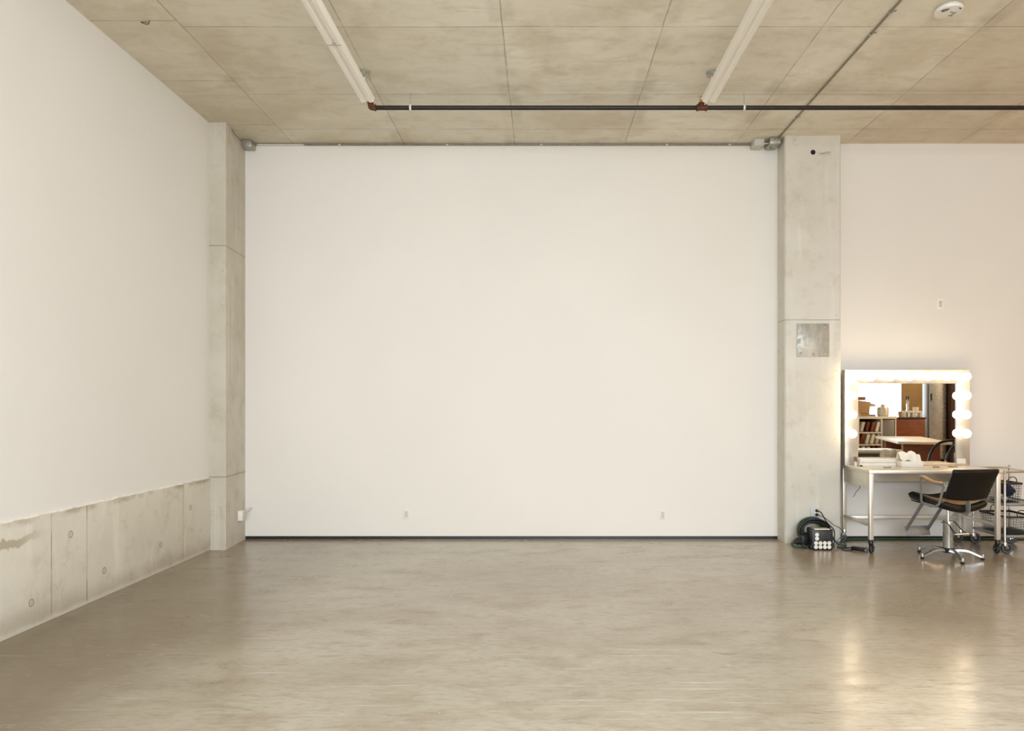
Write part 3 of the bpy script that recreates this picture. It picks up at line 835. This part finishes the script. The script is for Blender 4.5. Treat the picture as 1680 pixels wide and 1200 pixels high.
rr = random.Random(11)
for k_, (mat, lab, idx) in enumerate(((M_green, 'thick dark green cable coiled against the foot of the wide column', 0),)):
    pts = []; N = 150; loops = 6
    for i in range(N + 1):
        t = i / N; a = PI * 1.1 - 2 * PI * loops * t
        R = .128 + .024 * math.sin(t * 29) + .006 * math.sin(t * 61)
        yy = 7.815 + .075 * t + .008 * math.sin(t * 37)
        lean = .04
        z = .152 + R * .93 * math.sin(a); x = 2.905 + R * 1.08 * math.cos(a)
        pts.append((x, min(7.932, yy + lean * (z - .15)), max(.014, z)))
    tail = spline([pts[-1], (3.06, 7.83, .12), (3.12, 7.80, .06), (3.16, 7.78, .020), (3.21, 7.765, .0125), (3.235, 7.79, .0125)], 6)
    o = MB().tube(pts + tail[1:], .0118, 10).build('coiled_cable', mat, origin=(2.905, 7.85, 0))
    tag(o, lab, 'cable')
o = MB().tube(spline([(3.23, 7.92, .0125), (3.30, 8.06, .0125), (3.6, 8.125, .0125), (4.6, 8.14, .0125), (6.5, 8.14, .0125)], 8), .0118, 10).build('floor_cable', M_green, origin=(3.6, 8.125, 0))
tag(o, 'dark green cable lying along the wall under the table', 'cable')
pts = []
for i in range(73):
    t = i / 72; a = PI * .9 - 2 * PI * 3 * t; R = .142 + .016 * math.sin(t * 9.5 + 1)
    z = .16 + R * .85 * math.sin(a); pts.append((2.895 + R * 1.06 * math.cos(a), 7.752 + .008 * t, max(.013, z)))
o = MB().tube(pts, .0105, 10).build('coiled_cable', M_cordblk, origin=(2.895, 7.77, 0))
tag(o, 'thick black cable coil in front of the green coil', 'cable')
o = thing('cable_connector', 'large dark grey cable connector on floor left of the power box', 'connector', (2.765, 7.70, 0), math.radians(12))
MB().box((-.05, -.035, .03), (.03, .035, .135), .012).build('body', M_black, o)
MB().lathe([(.033, 0), (.036, .01), (.036, .04), (.026, .045), (.022, .07)], (-.05, 0, .075), (-1, 0, -.1), 18).build('collar', M_rubber, o)
MB().tube(spline([(-.115, 0, .07), (-.14, .01, .05), (-.12, .0, .018), (-.06, -.02, .016), (.02, -.03, .016)], 5), .012, 10).build('cable_tail', M_green, o)
MB().tube([(-.055, -.055, .052), (.005, -.06, .012)], .006, 8).build('latch', M_chrome, o)

def lead(px, pz, pts, r, label):
    t = thing('extension_lead', label, 'cord', (px, 7.934, pz), 0, 'black leads plugged into the column')
    o = V((px, 7.934, pz))
    MB().tube([p - o for p in spline(pts, 7)], r, 8).build('cord', M_cordblk, t)
    q = MB().lathe([(.013, 0), (.015, .004), (.014, .022), (.007, .03), (.005, .04)], (0, 0, 0), (.15, -1, 0), n=16).build('plug', M_rubber, t)
    return t
lead(2.976, .358, [(2.982, 7.897, .357), (2.985, 7.82, .352), (2.988, 7.728, .30), (3.02, 7.722, .25), (3.075, 7.722, .195), (3.088, 7.722, .15), (3.085, 7.72, .08), (3.07, 7.70, .020), (3.06, 7.66, .0065)], .006, 'black lead in the upper socket dropping behind the power box')
lead(2.976, .315, [(2.982, 7.897, .314), (2.992, 7.82, .313), (3.02, 7.765, .292), (3.062, 7.755, .256), (3.11, 7.78, .222), (3.17, 7.84, .198), (3.228, 7.865, .155), (3.222, 7.86, .10), (3.185, 7.86, .055), (3.175, 7.86, .0045)], .0038, 'thin black lead in the lower socket looping towards the table leg')
# power adapter
o = thing('power_adapter', 'black power adapter on the floor by the front table leg', 'adapter', (3.285, 7.55, 0), math.radians(-52))
MB().box((-.085, -.032, 0), (.062, .032, .036), .005).build('case', M_black, o)
MB().box((.060, -.027, .004), (.074, .027, .03), .003).build('pale_end', simple('pale_blue_plastic', (150, 164, 180), .45), o)
Mi = (Matrix.Translation(V((3.285, 7.55, 0))) @ Matrix.Rotation(math.radians(-52), 4, 'Z')).inverted()
pts = [(3.235, 7.615, .018), (3.16, 7.66, .012), (3.12, 7.60, .006), (3.14, 7.53, .006), (3.19, 7.53, .006), (3.19, 7.60, .008), (3.14, 7.66, .009), (3.115, 7.72, .0065)]
MB().tube([Mi @ p for p in spline(pts, 7)], .005, 8).build('cord', M_cordblk, o)

# ------------------------------------------------------------------ what the mirror reflects: kitchen corner behind the camera
def single(mb, name, mat, label, cat, origin, group=None):
    return tag(mb.build(name, mat, origin=origin), label, cat, group)
bc = thing('bar_counter', 'red-brown wooden bar counter reflected in the mirror', 'counter', (9.2, -2.9, 0))
MB().box((-.42, -.3, 0), (.5, .28, 1.15), .004).build('body', M_wood, bc)
MB().box((-.44, -.32, 1.15), (.52, .3, 1.19), .005).build('counter_top', M_wood_dk, bc)
fg = thing('steel_fridge', 'tall stainless steel fridge reflected at right of the mirror', 'fridge', (10.335, -3.4, 0))
MB().box((-.24, -.12, .08), (.24, .11, 2.75), .008).build('body', M_satin, fg)
MB().box((-.20, .11, .1), (.24, .165, 2.73), .012).build('door', simple('fridge_steel', (176, 179, 181), .28, .8, .05, 20, stretch=(1, 1, 8)), fg)
MB().tube([(-.16, .19, 1.62), (-.16, .19, 1.80)], .014, 10).build('handle', M_black, fg)
MB().box((-.22, -.1, 0), (.22, .1, .08)).build('plinth', M_black, fg)
cb = thing('tall_cabinet', 'tall dark wood cabinet reflected at right edge of the mirror', 'cabinet', (11.02, -3.4, 0))
MB().box((-.42, -.35, 0), (.42, .3, 2.9), .006).build('body', M_wood_dk, cb)
MB().box((-.41, .3, .08), (.41, .32, 2.86), .004).build('door', M_wood_dk, cb)
rk = thing('dish_rack', 'white two-bay rack on the bar counter in the mirror', 'rack', (9.47, -2.85, 1.19))
mb = MB().box((-.24, -.12, .11), (.22, .12, .16), .006)
for x in (-.225, .0, .19): mb.box((x - .03, -.11, 0), (x + .03, .11, .11), .004)
mb.build('frame', M_white, rk)
tp = thing('beer_tap_tower', 'chrome drinks tap tower on white rack in the mirror', 'tap', (9.37, -2.85, 1.35))
MB().lathe([(.05, 0), (.05, .01), (.034, .02), (.034, .30), (.03, .32), (0, .325)], n=20).build('tower', M_chrome, tp)
for dx in (-.08, -.03):
    k = MB().tube(spline([(0, .02, .27), (dx * .6, .08, .28), (dx, .11, .26), (dx, .12, .18)], 4), .014, 10).build('spout', M_chrome, tp)
    MB().lathe([(.01, 0), (.016, .03), (.013, .1), (0, .105)], (dx, .10, .28), n=10).build('tap_handle', M_black, k)
c0 = MB().lathe([(.02, 0), (.032, .1), (.029, .1), (.018, .006), (0, .006)], n=16).build('cup', M_white)
c0.location = (9.52, -2.82, 1.35); tag(c0, 'small white cup on the rack reflected beside the taps', 'cup', 'white cups by the taps')
for i in range(3):
    c1 = c0.copy(); C.objects.link(c1); c1.location = (9.585 + .06 * (i % 2), -2.82 - .07 * (i // 1), 1.35)
o = MB().lathe([(.035, 0), (.055, .15), (.05, .15), (.03, .01), (0, .01)], n=20).build('paper_cup', M_ply)
o.location = (9.13, -2.75, 1.19); tag(o, 'brown paper cup on the bar counter in the mirror', 'cup')
# side shelf with magazines
sh = thing('magazine_shelf', 'white magazine shelf reflected at left of the mirror', 'shelf', (8.33, -2.5, 0))
MB().box((-.52, -.36, 1.16), (.42, .36, 1.22), .005).build('top', M_white, sh)
for z in (.2, .5, .8): MB().box((-.5, -.34, z), (.06, .34, z + .035), .004).build('shelf_board', M_white, sh)
for x in (-.51, .06, .40): MB().box((x - .012, -.35, 0), (x + .012, .35, 1.16), .003).build('side_panel', M_white, sh)
MB().box((-.5, -.35, 0), (.4, -.33, 1.16)).build('back_panel', M_wood, sh)
MB().box((.075, .30, .1), (.39, .33, 1.14), .004).build('door', M_steel_dk, sh)
cols = [M_paper, M_wood, M_white_grey, M_paper, M_rust]
first = {}
for ti, z in enumerate((.248, .548, .848)):
    for i in range(4):
        x = 7.90 + .125 * i; m = cols[(i * 2 + ti) % 5]
        if m.name not in first:
            o = MB().box((-.032, -.11, 0), (.032, .11, .24), .003).build('magazine', m); first[m.name] = o
        else:
            o = first[m.name].copy(); C.objects.link(o)
        o.location = (x, -2.29, z); o.rotation_euler = (0, math.radians(14), 0)
        tag(o, 'leaning magazine file on the white shelf seen in the mirror', 'magazine', 'magazines on the mirrored shelf')
pot = thing('steel_urn', 'round stainless urn with lid reflected in the mirror', 'urn', (8.55, -2.45, 1.22))
MB().lathe([(.12, 0), (.135, .02), (.135, .20), (.12, .23), (.05, .25), (0, .25)], n=28).build('body', M_steel, pot)
MB().lathe([(.05, .25), (.055, .28), (.03, .30), (0, .30)], n=20).build('lid', M_steel, pot)
cm = thing('coffee_machine', 'pale espresso machine on the magazine shelf in the mirror', 'coffee machine', (8.05, -2.45, 1.22))
MB().prism([(-.16, .08), (.10, .08), (.13, .36), (-.2, .40)], .3, (0, .15, 0), (1, 0, 0), (0, 0, 1), .01).build('body', M_ply, cm)
MB().box((-.12, -.12, 0), (.12, .12, .085), .008).build('base', M_ply, cm)
MB().prism([(-.1, .36), (.13, .34), (.30, .29), (.26, .24), (.08, .26)], .2, (0, .1, 0), (1, 0, 0), (0, 0, 1), .008).build('group_head', M_white_grey, cm)
MB().box((-.19, -.1, .40), (.03, .1, .49), .01).build('hopper', M_tan, cm)
MB().box((.12, -.1, 0), (.28, .1, .05), .006).build('drip_tray', M_steel_dk, cm)
# white meeting table
A = V((7.32, .86, 0)); B = V((8.08, -1.84, 0)); u = (B - A).normalized(); ang = math.atan2(u.y, u.x)
mt = thing('meeting_table', 'white topped table on brown panel legs reflected in the mirror', 'table', A, ang)
MB().box((0, 0, .70), (2.8, 1.0, .75), .006).build('tabletop', M_white, mt)
for x in (.3, 2.3): MB().box((x, .15, 0), (x + .22, .85, .70), .005).build('leg', M_wood, mt)
MB().box((.5, .45, .42), (2.3, .5, .70), .004).build('stretcher', M_wood_dk, mt)
tc = thing('tube_armchair', 'black tubular armchair reflected low in the mirror', 'chair', (6.80, 3.75, 0), math.radians(0))
for sg in (-1, 1):
    y = sg * .26
    MB().tube(spline([(.30, y, .02), (-.1, y, .02), (-.22, y, .10), (-.26, y, .4), (-.20, y, .7), (-.05, y, .86), (.18, y, .90), (.28, y, .88)], 6), .022, 12).build('side_tube', M_blacktube, tc)
MB().box((-.2, -.24, .43), (.26, .24, .48), .02).build('seat', M_leather, tc)
MB().box((.16, -.24, .50), (.21, .24, .70), .02).build('backrest', M_leather, tc)
pc = thing('low_cabinet', 'low pale plywood cabinet reflected at lower left of the mirror', 'cabinet', (5.35, 3.85, 0))
MB().box((-.45, -.25, 0), (.45, .25, .74), .005).build('body', M_ply, pc)
MB().box((-.47, -.27, .74), (.47, .27, .775), .004).build('cabinet_top', M_white, pc)

# ------------------------------------------------------------------ light
def area(name, loc, sx, sy, energy, col, rot):
    l = bpy.data.lights.new(name, 'AREA'); l.shape = 'RECTANGLE'; l.size = sx; l.size_y = sy; l.energy = energy; l.color = col
    o = bpy.data.objects.new(name, l); C.objects.link(o); o.location = loc; o.rotation_euler = rot
    return o
DAY = (.81, .908, 1.015)
area('window_daylight', (1.1, YR + .12, 2.45), 6.8, 3.3, 525, DAY, (PI / 2 - .2, 0, -.06))
area('overhead_fill', (3.2, -.9, 3.55), 3.6, 5.0, 530, DAY, (0, math.radians(38), 0))  # unseen tilted lamp added as fill for floor, ceiling and left wall
area('side_window_daylight', (9.56, YR + .05, 2.35), 1.55, 2.6, 70, DAY, (PI / 2, 0, 0))
area('tan_wall_downlight', (10.7, -4.3, 4.2), .5, .5, 60, (1.0, .74, .45), (0, 0, 0))
area('kitchen_downlight', (11.6, .6, H - .05), 1.6, 1.6, 190, (1.0, .70, .42), (0, 0, 0))
w = bpy.data.worlds.new('sky'); bpy.context.scene.world = w; w.use_nodes = True
nt = w.node_tree; bg = nt.nodes['Background']
bg.inputs[0].default_value = (.95, .98, 1.0, 1); bg.inputs[1].default_value = 1.6

# ------------------------------------------------------------------ camera
cam = bpy.data.cameras.new('camera'); co = bpy.data.objects.new('camera', cam); C.objects.link(co)
co.location = (0, 0, 1.5); co.rotation_euler = (PI / 2, 0, 0)
cam.sensor_width = 36; cam.sensor_fit = 'HORIZONTAL'; cam.lens = 1203 / 1680 * 36
cam.shift_x = -48 / 1680; cam.shift_y = 65 / 1680
cam.clip_start = .05; cam.clip_end = 100
sc = bpy.context.scene; sc.camera = co
sc.view_settings.view_transform = 'Standard'; sc.view_settings.look = 'None'; sc.view_settings.exposure = .14; sc.view_settings.gamma = 1
sc.cycles.max_bounces = 8; sc.cycles.diffuse_bounces = 5; sc.cycles.glossy_bounces = 5
sc.cycles.use_denoising = True
sc.cycles.sample_clamp_indirect = 4
sc.cycles.caustics_reflective = False; sc.cycles.caustics_refractive = False
